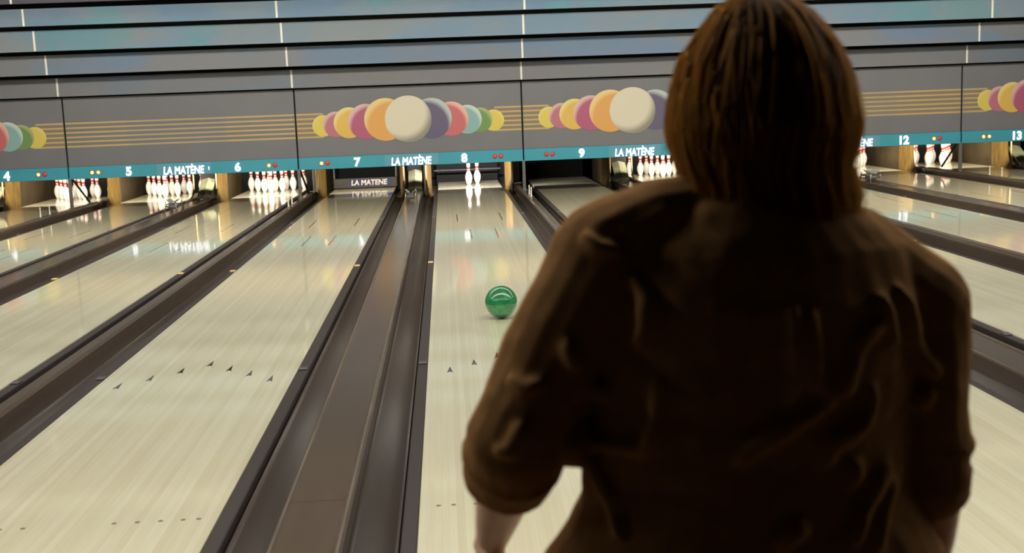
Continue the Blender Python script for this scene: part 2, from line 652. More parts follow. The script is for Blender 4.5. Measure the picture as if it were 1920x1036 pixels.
def gutter_outline(xa, xb, depth, s, n=12, th=0.012):
    """concave channel from xa (lane side) to xb (cap side)"""
    top = []
    for k in range(n + 1):
        u = k / n
        x = xa + (xb - xa) * u
        z = -0.018 - depth * math.sin(PI * (0.04 + 0.88 * u)) ** 0.75
        top.append((x, z))
    return top + [(x, z - th) for x, z in reversed(top)]


def divider(xc, half, capw, caph, label, wide, sides=(-1, 1)):
    t = thing('lane_divider', label, 'gutter strip', (xc, 0, 0), 'gutter strips between the lanes')
    railw = 0.056 if wide else 0.058
    for s in sides:
        bm = bx(0, railw, 0, 16.95, -0.10, -0.004, bevel=0.004)
        xr = -half + .002 if s < 0 else half - railw - .002
        obj('bumper_rail', bm, M_rail, t, loc=(xr, 0, 0))
        xa, xb = s * (half - railw - 0.012), s * (capw + .001)
        g = obj('gutter', extrude_profile(gutter_outline(xa, xb, 0.085, s), 0, 16.95), M_gutter, t, smooth=False)
        for f in g.data.polygons:
            f.use_smooth = abs(f.normal.y) < .5
        for y in (4.55, 8.70, 12.9):
            bm = bmesh.new()
            box(bm, -.024, .024, -.030, .030, -.006, .006, bevel=.003)
            obj('rail_clip', bm, M_clip if y == 8.70 else M_steel, t, loc=(xr + railw / 2, y, 0.0))
    # cap in lengths with open joints
    ys = [0, 2.18, 5.2, 8.2, 11.2, 14.0, 16.95]
    w = capw
    for y0, y1 in zip(ys, ys[1:]):
        if wide:
            prof = [(-w, -0.10), (-w, caph - .008), (-w + .006, caph), (-w + .018, caph), (-w + .022, caph - .004), (w - .030, caph - .004),
                    (w - .026, caph), (w - .012, caph), (w, caph - .012), (w, -0.10)]
        else:
            prof = [(-w, -0.10), (-w, caph - .022), (-w + .008, caph - .014), (-w + .022, caph - .012), (-w + .030, caph), (w - .018, caph), (w, caph - .014), (w, -0.10)]
        obj('cap_panel', extrude_profile(prof, y0 + .0015, y1 - .0015), M_cap, t)
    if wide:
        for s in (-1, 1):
            obj('edge_highlight', bx(s * (w - .012) - .005, s * (w - .012) + .005, .01, 16.94, caph - .001, caph + .0012), M_edge, t)  # thin pale line: edge wear plus a painted highlight
    return t


WIDE_HALF = (S_IN - LANE_W) / 2
NARROW_HALF = (S_OUT - LANE_W) / 2
DIVS = {}
for a, b in zip(order, order[1:]):
    xc = (LANES[a] + LANES[b]) / 2
    wide = a % 2 == 1
    DIVS[(a, b)] = (xc, wide)
    lab = 'dark %s strip with gutters between lanes %s and %s' % ('wide flat-capped' if wide else 'narrow ridged', NUM[a], NUM[b])
    divider(xc, WIDE_HALF if wide else NARROW_HALF, 0.1221 if wide else 0.0545, 0.043 if wide else 0.0725, lab, wide)
divider(LANES[3] - HW - NARROW_HALF, NARROW_HALF, .0545, .0725, 'dark narrow strip with a gutter outside lane three', False, (1,))
divider(LANES[14] + HW + NARROW_HALF, NARROW_HALF, .0545, .0725, 'dark narrow strip with a gutter outside lane fourteen', False, (-1,))

# ------------------------------------------------------------------ kickbacks between the pin pits
def guard_plate(s, xa, xb, tall=1.1):
    """thin funnel plate beside the pit mouth, worn ochre on the lane side, its foot sweeping forward; s = side of the partition"""
    bm = bmesh.new()
    nz, na = 12, 6
    F, B = [], []
    for i in range(nz + 1):
        z = -0.09 + (tall + .09) * (i / nz) ** 1.6
        fwd = 0.26 * math.exp(-max(z + .05, 0) / 0.11)
        rf, rb = [], []
        for k in range(na + 1):
            u = k / na
            y = 17.36 + .40 * u - fwd * (1 - u)
            x = s * (xa + (xb - xa) * u ** .8)
            rf.append(bm.verts.new((x, y, z)))
            rb.append(bm.verts.new((x - s * .012, y + .012, z)))
        F.append(rf)
        B.append(rb)
    for i in range(nz):
        for k in range(na):
            bm.faces.new((F[i][k], F[i][k + 1], F[i + 1][k + 1], F[i + 1][k]))
            f = bm.faces.new((B[i][k], B[i + 1][k], B[i + 1][k + 1], B[i][k + 1]))
            f.material_index = 1
        for k in (0, na):
            f = bm.faces.new((F[i][k], F[i + 1][k], B[i + 1][k], B[i][k]))
    for i in (0, nz):
        for k in range(na):
            bm.faces.new((F[i][k], F[i][k + 1], B[i][k + 1], B[i][k]))
    return bm


def kickback(xc, wide, label, guards):
    t = thing('kickback', label, 'pit partition', (xc, 0, 0), 'partitions between the pin pits')
    w = 0.125 if wide else 0.062
    for s in (-1, 1):
        obj('side_plate', bx(s * w - .008, s * w + .008, 17.55 if (wide or s in guards) else 18.15, 19.9, -0.10, 1.2, bevel=.002), M_kick, t)
        if s not in guards:
            continue
        obj('guard', guard_plate(s, w + .05, w + .05 + .085), [M_ochre, M_dark], t, smooth=False)
    half = WIDE_HALF if wide else NARROW_HALF
    for s in (-1, 1):
        x0_, x1_ = sorted((s * (w + .012), s * (half - .003)))
        obj('pit_gutter', bx(x0_, x1_, 16.96, 19.6, -.115, -.10), M_gutter, t)
    obj('nose', bx(-w, w, 16.96, 17.52, -.10, .03 if wide else .06, bevel=.006), M_cap, t)
    obj('end_plate', bx(-w, w, 17.52, 17.545, -0.10, 1.2) if wide else bx(-w, w, 18.12, 18.145, -0.10, 1.2), M_dark, t)
    if wide:
        # sloped ridge cover climbing from the cap into the pit front
        y0, z0, y1, z1 = 17.02, 0.044, 18.35, 0.80
        for s, m in ((-1, M_cover_shaded), (1, M_cover)):
            bm = bmesh.new()
            q = [(0, y0, z0 + .028), (s * .11, y0, z0), (s * .11, y1, z1 - .03), (0, y1, z1)]
            v = [bm.verts.new(p) for p in q] + [bm.verts.new((p[0], p[1] + .02, p[2] - .02)) for p in q]
            for f in ((0, 1, 2, 3), (7, 6, 5, 4), (0, 4, 5, 1), (1, 5, 6, 2), (2, 6, 7, 3), (3, 7, 4, 0)):
                bm.faces.new([v[i] for i in f])
            obj('sloped_cover', bm, m, t)
            bm = bmesh.new()
            tube(bm, [(s * .178, 17.25, .9), (s * .178, 17.22, .2), (s * .19, 17.15, .09), (s * .21, 17.05, .045)], .013, 8)
            obj('bent_rod', bm, M_rod, t, smooth=True)
    return t


for (a, b), (xc, wide) in DIVS.items():
    kickback(xc, wide, ('dark partition with sloped grey-green cover between the pits of lanes %s and %s' if wide else
                        'narrow ochre-edged partition between the pits of lanes %s and %s') % (NUM[a], NUM[b]),
             (-1, 1) if a == 7 else ((1,) if a < 7 else (-1,)))

# steel posts with a leaning brace under the masking seams
for (a, b), (xc, wide) in DIVS.items():
    if wide:
        continue
    t = thing('support_post', 'thin grey steel post under the panel seam between lanes %s and %s' % (NUM[a], NUM[b]), 'post', (xc, MASK_Y, 0.0725), 'steel posts under the masking seams')
    obj('upright', bx(-.022, .022, -.022, .022, 0, .445, bevel=.004), M_steel, t)
    obj('foot_plate', bx(-.034, .034, -.035, .035, 0, .008), M_steel, t)
    bm = bmesh.new()
    tube(bm, [(.0, .10, .44), (.035, .75, .03)], .016, 6)
    obj('brace', bm, M_dark, t)
    for i, yy in enumerate((14.42, 14.80)):
        st = thing('sensor_post', '%s short white sensor post on the strip between lanes %s and %s' % (('nearer', 'farther')[i], NUM[a], NUM[b]), 'sensor', (xc, yy, 0.0725), 'white sensor posts')
        bm = bmesh.new()
        lathe(bm, [(0, 0), (.013, 0), (.012, .02), (.009, .03), (.008, .115), (.010, .12), (.010, .135), (0, .138)], 10)
        obj('stem', bm, M_sensor, st, smooth=True)
        obj('base_plate', bx(-.018, .018, -.022, .022, 0, .006), M_steel, st)

# small metal racks on the wide caps in front of the covers
for (a, b), (xc, wide) in DIVS.items():
    if not wide or a in (3, 13, 9):
        continue
    t = thing('metal_rack', 'small bright metal rack on the cap between lanes %s and %s' % (NUM[a], NUM[b]), 'rack', (xc - .01, 15.0, 0.0432), 'metal racks at the pin end')
    for sx in (-1, 1):
        for sy in (-1, 1):
            bm = bmesh.new()
            tube(bm, [(sx * .082, sy * .22, 0), (sx * .072, sy * .2, .10), (sx * .068, sy * .18, .135)], .0075, 6)
            obj('leg', bm, M_bright, t, smooth=True)
        bm = bmesh.new()
        tube(bm, [(sx * .07, -.21, .09), (sx * .07, 0, .1), (sx * .07, .21, .09)], .009, 6)
        obj('side_bar', bm, M_bright, t, smooth=True)
        bm = bmesh.new()
        v = [bm.verts.new(p) for p in ((sx * .02, -.16, .12), (sx * .075, -.16, .165), (sx * .075, .14, .165), (sx * .02, .14, .12))]
        bm.faces.new(v)
        bmesh.ops.solidify(bm, geom=bm.faces[:], thickness=.006)
        obj('flap', bm, M_sensor, t)
    for yy in (-.2, 0, .2):
        bm = bmesh.new()
        tube(bm, [(-.075, yy, .075), (.075, yy, .075)], .012, 6)
        obj('cross_bar', bm, M_steel, t, smooth=True)
    obj('roller_box', bx(-.05, .05, -.1, .12, .03, .10, bevel=.01), M_steel, t)

# ------------------------------------------------------------------ pin deck lamps, hoods, pit curtains, cushion bars
M_hood = mat('hood_black', (16, 16, 17), 0.7, var=0.1)
LAMP_W = {3: 80, 4: 90, 5: 95, 6: 115, 7: 45, 8: 150, 9: 0, 10: 110, 11: 90, 12: 90, 13: 80, 14: 0}
for n, x in LANES.items():
    t = thing('pin_deck_lamp', 'hooded lamp behind the masking panel over the pins of lane %s' % NUM[n], 'lamp', (x, 16.6, 0.95))
    bm = bmesh.new()
    box(bm, -.62, .62, -.10, .0, .06, .10)
    obj('hood_top', bm, M_hood, t)
    bm = bmesh.new()
    v = [bm.verts.new(p) for p in ((-.62, -.10, .08), (.62, -.10, .08), (.62, .205, -.225), (-.62, .205, -.225))]
    bm.faces.new(v)
    bmesh.ops.solidify(bm, geom=bm.faces[:], thickness=.01)
    obj('hood', bm, M_hood, t)
    for sx in (-.625, .625):
        obj('spill_shield', bx(sx - .006, sx + .006, -.10, .42, -.30, .10), M_hood, t)  # unseen ends added to keep lamplight out of neighbouring pits
    for sx in (-.5, .5):
        obj('bracket', bx(sx - .015, sx + .015, -.784, -.08, .07, .095), M_hood, t)
    if LAMP_W[n]:
        ld = bpy.data.lights.new('pin_lamp', 'AREA')
        ld.shape = 'RECTANGLE'
        ld.size, ld.size_y = 1.0, 0.05
        ld.energy = LAMP_W[n]
        ld.color = (1.0, 0.89, 0.70) if n != 8 else (1, .95, .90)
        lo = bpy.data.objects.new('pin_lamp', ld)
        lo.rotation_euler = (math.radians(66), 0, 0)
        lo.location = (0, 0.02, 0.0)
        link(lo, t)
    c = thing('pit_curtain', 'black rubber curtain at the back of the pit of lane %s' % NUM[n], 'curtain', (x, 19.75, -0.28))
    for k in range(4):
        obj('curtain_flap', bx(-.56 + .28 * k, -.282 + .28 * k, -.008, .008, 0.0, 1.3), M_black, c)
bm = bmesh.new()
tube(bm, [(-.6, 19.45, .19), (.6, 19.45, .19)], .016, 8)
tag(obj('cushion_bar', bm, M_steel, loc=(0, 0, 0)), 'thin grey bar across the pit behind the two pins of lane eight', 'bar')

# sweep bar lowered on lane 7
t = thing('sweep_bar', 'dark sweep bar with white lettering lowered across lane seven', 'sweep bar', (LANES[7], 18.5, 0.012))
obj('bar', bx(-.545, .545, -.02, .02, 0, .165, bevel=.006), M_sweep, t)
lp = obj('label_plate', bx(-.36, .36, -.024, -.018, .03, .145), M_blue, t, loc=(.09, 0, 0))
me = text_mesh('LA MATENE', .13, M_letter, shear=.1, bold=.0055, extrude=.0003, fit=(.62, .095))
lt = mobj('lettering', me, lp, (-.02, -.0255, .088), (PI / 2, 0, 0))
for s in (-1, 1):
    bm = bmesh.new()
    tube(bm, [(s * .53, .02, .06), (s * .535, .10, .5), (s * .535, .25, 1.0)], .018, 6)
    obj('arm', bm, M_sweep, t)

# ------------------------------------------------------------------ masking panels with printed balls, number bands
PRINT = {}
BALLS = [(.358, 1.125, .158, (226, 208, 96), (232, 220, 130), 1), (.161, 1.139, .181, (112, 154, 88), (176, 188, 120), 1),
         (-.03, 1.153, .213, (140, 186, 190), (206, 226, 220), 1), (-.269, 1.17, .253, (204, 108, 116), (238, 190, 176), 1),
         (-.561, 1.188, .30, (96, 92, 126), (190, 204, 208), 1),
         (-2.165, 1.137, .158, (226, 210, 96), (232, 220, 130), -1), (-1.978, 1.152, .188, (192, 116, 138), (226, 186, 184), -1),
         (-1.78, 1.168, .228, (230, 192, 92), (240, 224, 150), -1), (-1.535, 1.176, .26, (182, 90, 130), (226, 190, 190), -1),
         (-1.242, 1.196, .315, (230, 172, 92), (240, 216, 150), -1), (-.906, 1.19, .345, (226, 222, 204), (150, 146, 132), 0)]
NAMES_B = ['yellow', 'green', 'pale blue', 'coral', 'indigo', 'yellow', 'pink', 'amber', 'magenta', 'orange', 'white']
bm = bmesh.new()
n = 56
a0 = [bm.verts.new((math.cos(2 * PI * k / n), -.5, math.sin(2 * PI * k / n))) for k in range(n)]
a1 = [bm.verts.new((math.cos(2 * PI * k / n), .5, math.sin(2 * PI * k / n))) for k in range(n)]
bm.faces.new(a0)
bm.faces.new(a1[::-1])
for k in range(n):
    bm.faces.new((a0[k], a0[(k + 1) % n], a1[(k + 1) % n], a1[k]))
disc_bm = bm
disc_proto = bpy.data.meshes.new('printed_ball')
disc_bm.to_mesh(disc_proto)
disc_bm.free()
ball_mats = [print_material('print_' + NAMES_B[i].replace(' ', '_') + '_%d' % i, dim(b[3], .62), dim(b[4], .62), b[5]) for i, b in enumerate(BALLS)]
ball_mes = []
for m in ball_mats:
    me = disc_proto.copy()
    me.materials.append(m)
    ball_mes.append(me)
PAIRS = [(3, 4, True), (5, 6, False), (7, 8, True), (9, 10, True), (11, 12, False), (13, 14, True)]
LAMPS = {3: 'ar', 4: 'ar', 5: 'aa', 6: 'ar', 7: 'ar', 8: 'rr', 9: 'rr', 10: 'ar', 11: 'aa', 12: 'ar', 13: 'aa', 14: 'ar'}
panel_me = mesh(bx(.012, PITCH - .012, -.015, .015, .6805, 1.682, bevel=.002), M_panel)
band_me = mesh(bx(.010, PITCH - .010, -.03, .015, .50, .680, bevel=.004), M_teal)
for i, (a, b, balls) in enumerate(PAIRS):
    s = SEAMS[i]
    lab = 'grey masking panel with a row of printed coloured balls above lanes %s and %s' % (NUM[a], NUM[b]) if balls else \
          'grey masking panel with plain gold stripes and no balls above lanes %s and %s' % (NUM[a], NUM[b])
    t = thing('masking_panel', lab, 'panel', (s, MASK_Y, 0), 'masking panels over the pin pits')
    mobj('board', panel_me, t)
    obj('seam_backing', bx(-.05, .05, .016, .03, .525, 1.68), M_black, t)  # black strip added so the lit pit doesn't show through the seam
    if balls:
        spans = [(.014, .40, M_gold), (2.94, PITCH - .014, M_gold)]
    else:
        spans = [(.014, .9, M_gold), (.9, 2.35, M_goldpale), (2.35, PITCH - .014, M_gold)]
    if a == 11 or balls:
        for (u0, u1, mm) in spans:
            obj('stripe_bed', bx(u0, u1, -.0156, -.014, .972, 1.318), M_stripebed, t)
    for k in range(6):
        for (u0, u1, mm) in spans:
            z = .976 + k * .0672
            obj('printed_stripe', bx(u0, u1, -.0162, -.014, z - .0125, z + .0125), mm, t)
    if balls:
        for k, (bx_, bz, br, c, pale, sd) in enumerate(BALLS):
            o = mobj('printed_ball', ball_mes[k], t, (bx_ - SEAM0, -.0165 - .0006 * k, bz))
            o.scale = (br, .0012, br)
            o['label'] = NAMES_B[k] + ' printed ball'
    t = thing('number_band', 'teal sign band with lit numbers %s and %s under the masking panel' % (NUM[a], NUM[b]), 'sign', (s, MASK_Y, 0), 'teal number bands')
    mobj('band', band_me, t)
    obj('lettering_box', bx(1.28, 2.08, -.034, -.029, .505, .675), M_tealbox, t)
    mobj('lettering', text_mesh('LA MATÈNE', .155, M_lit, shear=.12, bold=.006, extrude=.0005, fit=(.60, .150)), t, (1.677, -.036, .585), (PI / 2, 0, 0))
    for n, u in ((a, .875), (b, 2.465)):
        mobj('lane_number', text_mesh(str(n), .172, M_lit, bold=.0092, extrude=.0005, sx=1.0, fit=(None, .138)), t, (u, -.032, .585), (PI / 2, 0, 0))
    for n, us in ((a, (.345, .435)), (b, (PITCH - .43, PITCH - .34))):
        for ch, u in zip(LAMPS[n], us):
            bm = bmesh.new()
            lathe(bm, [(.036, 0), (.036, .004), (.031, .007), (.026, .007)], 20, M=Matrix.Translation((u, -.030, .588)) @ Matrix.Rotation(PI / 2, 4, 'X'))
            lamp = obj('indicator_lamp', bm, M_bezel, t, smooth=True)
            bm = bmesh.new()
            lathe(bm, [(.03, .003), (.024, .010), (.012, .0135), (0, .0145)], 20, M=Matrix.Translation((u, -.030, .588)) @ Matrix.Rotation(PI / 2, 4, 'X'))
            obj('lens', bm, M_amber if ch == 'a' else M_redlamp, lamp, smooth=True)
    if a == 5:
        obj('glare_tick', bx(2.036, 2.050, -.0355, -.033, .558, .61), M_lit, t)  # glare on the band, drawn as a small glowing chip

# ------------------------------------------------------------------ bowling pins
inch = 0.0254
prof_d = [(0, 1.6), (0, 2.031), (.10, 2.15), (.75, 2.828), (1.5, 3.42), (2.25, 3.906), (3.375, 4.51), (4.5, 4.766), (5.2, 4.71), (5.875, 4.563), (6.6, 4.2), (7.25, 3.703),
          (8.0, 3.0), (8.625, 2.472), (9.1, 2.12), (9.375, 1.965), (9.8, 1.83), (10.0, 1.797), (10.4, 1.80), (10.875, 1.87), (11.75, 2.094), (12.625, 2.406), (13.2, 2.53), (13.6, 2.547),
          (14.1, 2.44), (14.5, 2.13), (14.8, 1.55), (14.95, .85), (15.0, 0)]
prof = [(d / 2 * inch, z * inch) for z, d in prof_d]
mats = [1 if (9.1 <= z < 9.7 or 10.35 <= z < 11.0) else 0 for z, d in prof_d]
bm = bmesh.new()
lathe(bm, prof, 20, mats)
pin_me = mesh(bm, [M_pin, M_red], True, 'pin')
A = 0.3048
H = A * 0.8660
RACK = {'front pin': (0, 0), 'second-row left pin': (-A / 2, H), 'second-row right pin': (A / 2, H),
        'third-row left pin': (-A, 2 * H), 'third-row middle pin': (0, 2 * H), 'third-row right pin': (A, 2 * H),
        'back-row far left pin': (-1.5 * A, 3 * H), 'back-row inner left pin': (-.5 * A, 3 * H),
        'back-row inner right pin': (.5 * A, 3 * H), 'back-row far right pin': (1.5 * A, 3 * H)}
for n in (4, 5, 6, 8, 10, 12, 13):
    for nm, (dx, dy) in RACK.items():
        if n == 8 and nm not in ('front pin', 'second-row right pin'):
            continue
        o = mobj('bowling_pin', pin_me, None, (LANES[n] + dx, 18.288 + dy, 0.0006), (0, 0, random.uniform(0, 6)))
        if n == 8:
            lab = 'nearer left of the two white pins left standing on lane eight' if nm == 'front pin' else 'farther right of the two white pins left standing on lane eight'
        else:
            lab = 'white red-banded bowling pin, %s of the rack on lane %s' % (nm, NUM[n])
        tag(o, lab, 'bowling pin', 'pins of lane %s' % NUM[n])

# ------------------------------------------------------------------ the green ball
def ball_material():
    m = bpy.data.materials.new('green_swirl')
    m.use_nodes = True
    nt = m.node_tree
    N, L = nt.nodes, nt.links
    b = N['Principled BSDF']
    tc = N.new('ShaderNodeTexCoord')
    nz = N.new('ShaderNodeTexNoise')
    nz.inputs['Scale'].default_value = 9
    nz.inputs['Detail'].default_value = 6
    nz.inputs['Distortion'].default_value = 1.4
    L.new(tc.outputs['Object'], nz.inputs['Vector'])
    rp = N.new('ShaderNodeValToRGB')
    rp.color_ramp.elements[0].position = .3
    rp.color_ramp.elements[0].color = rgba((4, 88, 52))
    rp.color_ramp.elements[1].position = .72
    rp.color_ramp.elements[1].color = rgba((52, 168, 100))
    L.new(nz.outputs['Fac'], rp.inputs[0])
    L.new(rp.outputs[0], b.inputs['Base Color'])
    b.inputs['Roughness'].default_value = .3
    b.inputs['Coat Weight'].default_value = 1
    b.inputs['Coat Roughness'].default_value = .04
    return m


bm = bmesh.new()
bmesh.ops.create_uvsphere(bm, u_segments=48, v_segments=32, radius=.108)
o = obj('bowling_ball', bm, ball_material(), None, True, (-.052, 5.795, .1085), (.4, .9, .3))
tag(o, 'glossy green bowling ball rolling down lane eight', 'bowling ball')
bm = bmesh.new()
for th, ph in ((.0, .0), (.24, .0), (.12, .3)):
    d = Vector((math.sin(th) * .9, 1, ph)).normalized()
    R = d.to_track_quat('Z', 'Y').to_matrix().to_4x4()
    lathe(bm, [(.0, .1083), (.012, .1082), (.013, .1075)], 14, M=R)
obj('finger_holes', bm, M_black, o)

# ------------------------------------------------------------------ the person (seen from behind, leaning after the throw)
M_skin = mat('skin', (240, 192, 162), 0.5, var=0.06, scale=20)
M_jacket = mat('brown_jacket_cloth', (146, 108, 68), 0.95, var=0.12, scale=40, bump=.25, spec=.1, sheen=.35)
M_trouser = mat('dark_brown_trousers', (70, 54, 38), 0.9, var=0.12, scale=40, bump=.2, spec=.15)
M_shoe = mat('bowling_shoe_leather', (120, 92, 70), 0.45, var=0.12)
M_sole = mat('shoe_sole', (60, 48, 40), 0.6, var=0.1)
person = thing('person', 'long-haired person in a dark brown jacket with rolled sleeves seen from behind', 'person', (0, -.5, 0))


def at_person(me, name, m, parent=None):
    """meshes are modelled in world coordinates; move them under the person's base point"""
    me.transform(Matrix.Translation((0, .5, 0)))
    if m is not None:
        me.materials.append(m)
    me.name = name
    return mobj(name, me, parent or person)


def hand(bm, wrist, d, palm_n, thumb_side, size=1.0, curl=0.55):
    """palm and five bent fingers; d = direction wrist->fingers, palm_n = direction the palm faces"""
    wrist, d, palm_n = Vector(wrist), Vector(d).normalized(), Vector(palm_n).normalized()
    side = d.cross(palm_n).normalized() * thumb_side
    palm_n = side.cross(d).normalized() * thumb_side
    k = size
    for i, off in enumerate((-.030, -.010, .010, .030)):
        base = wrist + d * .012 * k + side * off * .6 * k
        kn = wrist + d * (.088 - abs(off - .008) * .25) * k + side * off * k
        capsule(bm, base, .0125 * k, kn, .0115 * k, 10)
        L = (.036, .043, .046, .040)[i] * k
        p, dirv = kn, d.copy()
        r = .0092 * k
        for j in range(3):
            ang = curl * (.5 + .35 * j)
            dirv = (dirv * math.cos(ang * .6) + palm_n * math.sin(ang * .6)).normalized()
            q = p + dirv * L * (1, .68, .52)[j]
            capsule(bm, p, r, q, r * .9, 10)
            p, r = q, r * .9
    t0 = wrist + d * .022 * k + side * .024 * k
    t1 = wrist + d * .052 * k + side * .050 * k + palm_n * .016 * k
    t2 = t1 + (d * .8 + side * .25 + palm_n * .35).normalized() * .032 * k
    t3 = t2 + (d * .9 - side * .05 + palm_n * .35).normalized() * .026 * k
    chain(bm, [(*t0, .014 * k), (*t1, .0115 * k), (*t2, .0095 * k), (*t3, .008 * k)])


# ---- body: one continuous mesh
bm = bmesh.new()
HEADC = Vector((.008, -.475, 1.452))
ellipsoid(bm, HEADC, .078, .098, .105)                       # skull
ellipsoid(bm, HEADC + Vector((0, .030, -.055)), .060, .070, .068)   # jaw
capsule(bm, HEADC + Vector((0, .092, .005)), .010, HEADC + Vector((0, .108, -.028)), .013)  # nose
for s in (-1, 1):
    ellipsoid(bm, HEADC + Vector((s * .030, .083, .012)), .016, .012, .011)       # brow and eye
    ellipsoid(bm, HEADC + Vector((s * .079, -.005, -.012)), .010, .018, .030)     # ear
ellipsoid(bm, HEADC + Vector((0, .094, -.058)), .024, .010, .010)   # lips
capsule(bm, HEADC + Vector((0, -.012, -.06)), .056, (.005, -.515, 1.30), .062)
loft(bm, [(.86, -.005, -.52, .16, .10), (.95, -.005, -.53, .15, .095), (1.05, -.01, -.53, .155, .10), (1.17, 0, -.53, .165, .10), (1.25, 0, -.525, .15, .085), (1.31, 0, -.52, .08, .06)])
LE, LWR = (-.306, -.535, 1.022), (-.334, -.365, .845)
RE, RWR = (.222, -.535, .955), (.226, -.46, .715)
chain(bm, [(-.05, -.52, 1.26, .055), (-.175, -.52, 1.245, .052), (*LE, .042)])
chain(bm, [LE + (.042,), (-.318, -.47, .952, .040), (*LWR, .024)])
chain(bm, [(.06, -.52, 1.25, .055), (.195, -.52, 1.175, .052), (*RE, .042)])
chain(bm, [RE + (.040,), (.224, -.51, .87, .038), (*RWR, .025)])
hand(bm, LWR, Vector(LWR) - Vector((-.32, -.45, .945)), (.85, .1, .3), 1)
hand(bm, RWR, Vector(RWR) - Vector((.224, -.50, .87)), (-.9, .3, 0), -1)
LEG = {-1: [(-.085, -.51, .86, .088), (-.105, -.36, .49, .058), (-.115, -.41, .10, .040)],
       1: [(.08, -.52, .86, .088), (.105, -.47, .46, .058), (.125, -.74, .135, .040)]}
for s in (-1, 1):
    chain(bm, LEG[s])
    ax, ay, az, _ = LEG[s][2]
    if s < 0:
        chain(bm, [(ax, ay - .01, .05, .036), (ax - .008, ay + .12, .040, .036), (ax - .01, ay + .17, .036, .03)])
    else:
        chain(bm, [(ax, ay - .03, .10, .036), (ax + .004, ay + .10, .045, .036), (ax + .006, ay + .15, .036, .03)])
body = at_person(remeshed(bm, .0055, 3), 'body', M_skin)

# ---- trousers
bm = bmesh.new()
loft(bm, [(.70, -.005, -.51, .17, .125), (.80, -.005, -.52, .195, .135), (.88, -.005, -.52, .19, .13), (.93, -.005, -.525, .175, .12)])
for s in (-1, 1):
    hx, hy, hz, _ = LEG[s][0]
    kx, ky, kz, _ = LEG[s][1]
    ax, ay, az, _ = LEG[s][2]
    chain(bm, [(hx, hy, hz - .05, .112), (kx, ky, kz, .080), (ax, ay, az + .07, .068)])
me = remeshed(bm, .008, 4)
displace(me, lambda c: .005 * noise.noise(Vector((c.x * 14, c.y * 14, c.z * 22))))
at_person(me, 'trousers', M_trouser)

# ---- shoes
for s in (-1, 1):
    ax, ay, az, _ = LEG[s][2]
    bm = bmesh.new()
    if s < 0:
        chain(bm, [(ax, ay - .02, .062, .046), (ax - .006, ay + .08, .055, .046), (ax - .008, ay + .155, .046, .040)])
        chain(bm, [(ax, ay - .01, .07, .046), (ax, ay, .115, .046)])
        dz, pitch = 0, 0
    else:
        chain(bm, [(ax, ay - .045, .112, .046), (ax + .003, ay + .06, .075, .046), (ax + .006, ay + .135, .047, .040)])
        chain(bm, [(ax, ay - .03, .115, .046), (ax, ay, .15, .046)])
    sh = at_person(remeshed(bm, .006, 2), 'shoe', M_shoe)
    bm = bmesh.new()
    pts = []
    for k in range(24):
        a = 2 * PI * k / 24
        px, py = .046 * math.cos(a) * (1.0 if math.sin(a) > 0 else .86), .135 * math.sin(a)
        pts.append((px, py))
    z0 = (lambda y: .002) if s < 0 else (lambda y: .002 + max(0, -(y - .05)) * .33)
    lo_ = [bm.verts.new((ax + px, ay + .06 + py, z0(py))) for px, py in pts]
    hi_ = [bm.verts.new((ax + px, ay + .06 + py, z0(py) + .018)) for px, py in pts]
    for k in range(24):
        bm.faces.new((lo_[k], lo_[(k + 1) % 24], hi_[(k + 1) % 24], hi_[k]))
    bm.faces.new(lo_[::-1])
    bm.faces.new(hi_)
    o = obj('sole', bm, M_sole, sh)
    o.data.transform(Matrix.Translation((0, .5, 0)))

# ---- jacket with rolled sleeves and folds
def jacket_pieces():
    bm = bmesh.new()
    loft(bm, [(.80, -.020, -.53, .262, .150), (.87, -.020, -.53, .258, .148), (.92, -.018, -.53, .226, .140), (.96, -.018, -.53, .206, .133), (1.02, -.018, -.53, .205, .130),
              (1.12, -.010, -.53, .208, .130), (1.20, -.002, -.53, .208, .125), (1.26, 0, -.525, .185, .110), (1.31, 0, -.52, .125, .085),
              (1.335, .005, -.515, .092, .075), (1.365, .005, -.51, .072, .070)])
    chain(bm, [(-.03, -.52, 1.298, .060), (-.120, -.52, 1.288, .062), (-.180, -.52, 1.258, .068)])
    chain(bm, [(.03, -.52, 1.275, .060), (.120, -.52, 1.240, .064), (.200, -.52, 1.175, .068)])
    chain(bm, [(-.183, -.52, 1.245, .074), (-.246, -.53, 1.140, .070), (-.303, -.54, 1.035, .064)])
    chain(bm, [(-.303, -.54, 1.035, .064), (-.309, -.51, 1.000, .062)])
    chain(bm, [(.198, -.52, 1.165, .070), (.208, -.53, 1.06, .060), (.220, -.535, .955, .050)])
    chain(bm, [(.220, -.535, .955, .050), (.223, -.53, .945, .049)])
    ellipsoid(bm, (-.316, -.545, 1.078), .034, .036, .036)
    ellipsoid(bm, (-.236, -.545, 1.035), .032, .055, .034)
    # rolled cuffs
    for c, d, R, r in (((-.312, -.488, .982), (-.06, .62, -.62), .042, .020), ((-.308, -.515, 1.006), (-.06, .55, -.66), .047, .019), ((.223, -.528, .938), (0, .1, -1), .034, .017), ((.221, -.531, .968), (0, .06, -1), .037, .017), ((.219, -.533, 1.002), (0, .06, -1), .040, .016)):
        dv = Vector(d).normalized()
        a = dv.cross(Vector((0, 0, 1))) if abs(dv.z) < .9 else dv.cross(Vector((0, 1, 0)))
        a.normalize()
        b = dv.cross(a)
        ring = [Vector(c) + (a * math.cos(2 * PI * k / 18) + b * math.sin(2 * PI * k / 18)) * R for k in range(19)]
        tube(bm, ring, r, 8, caps=False)
    return bm


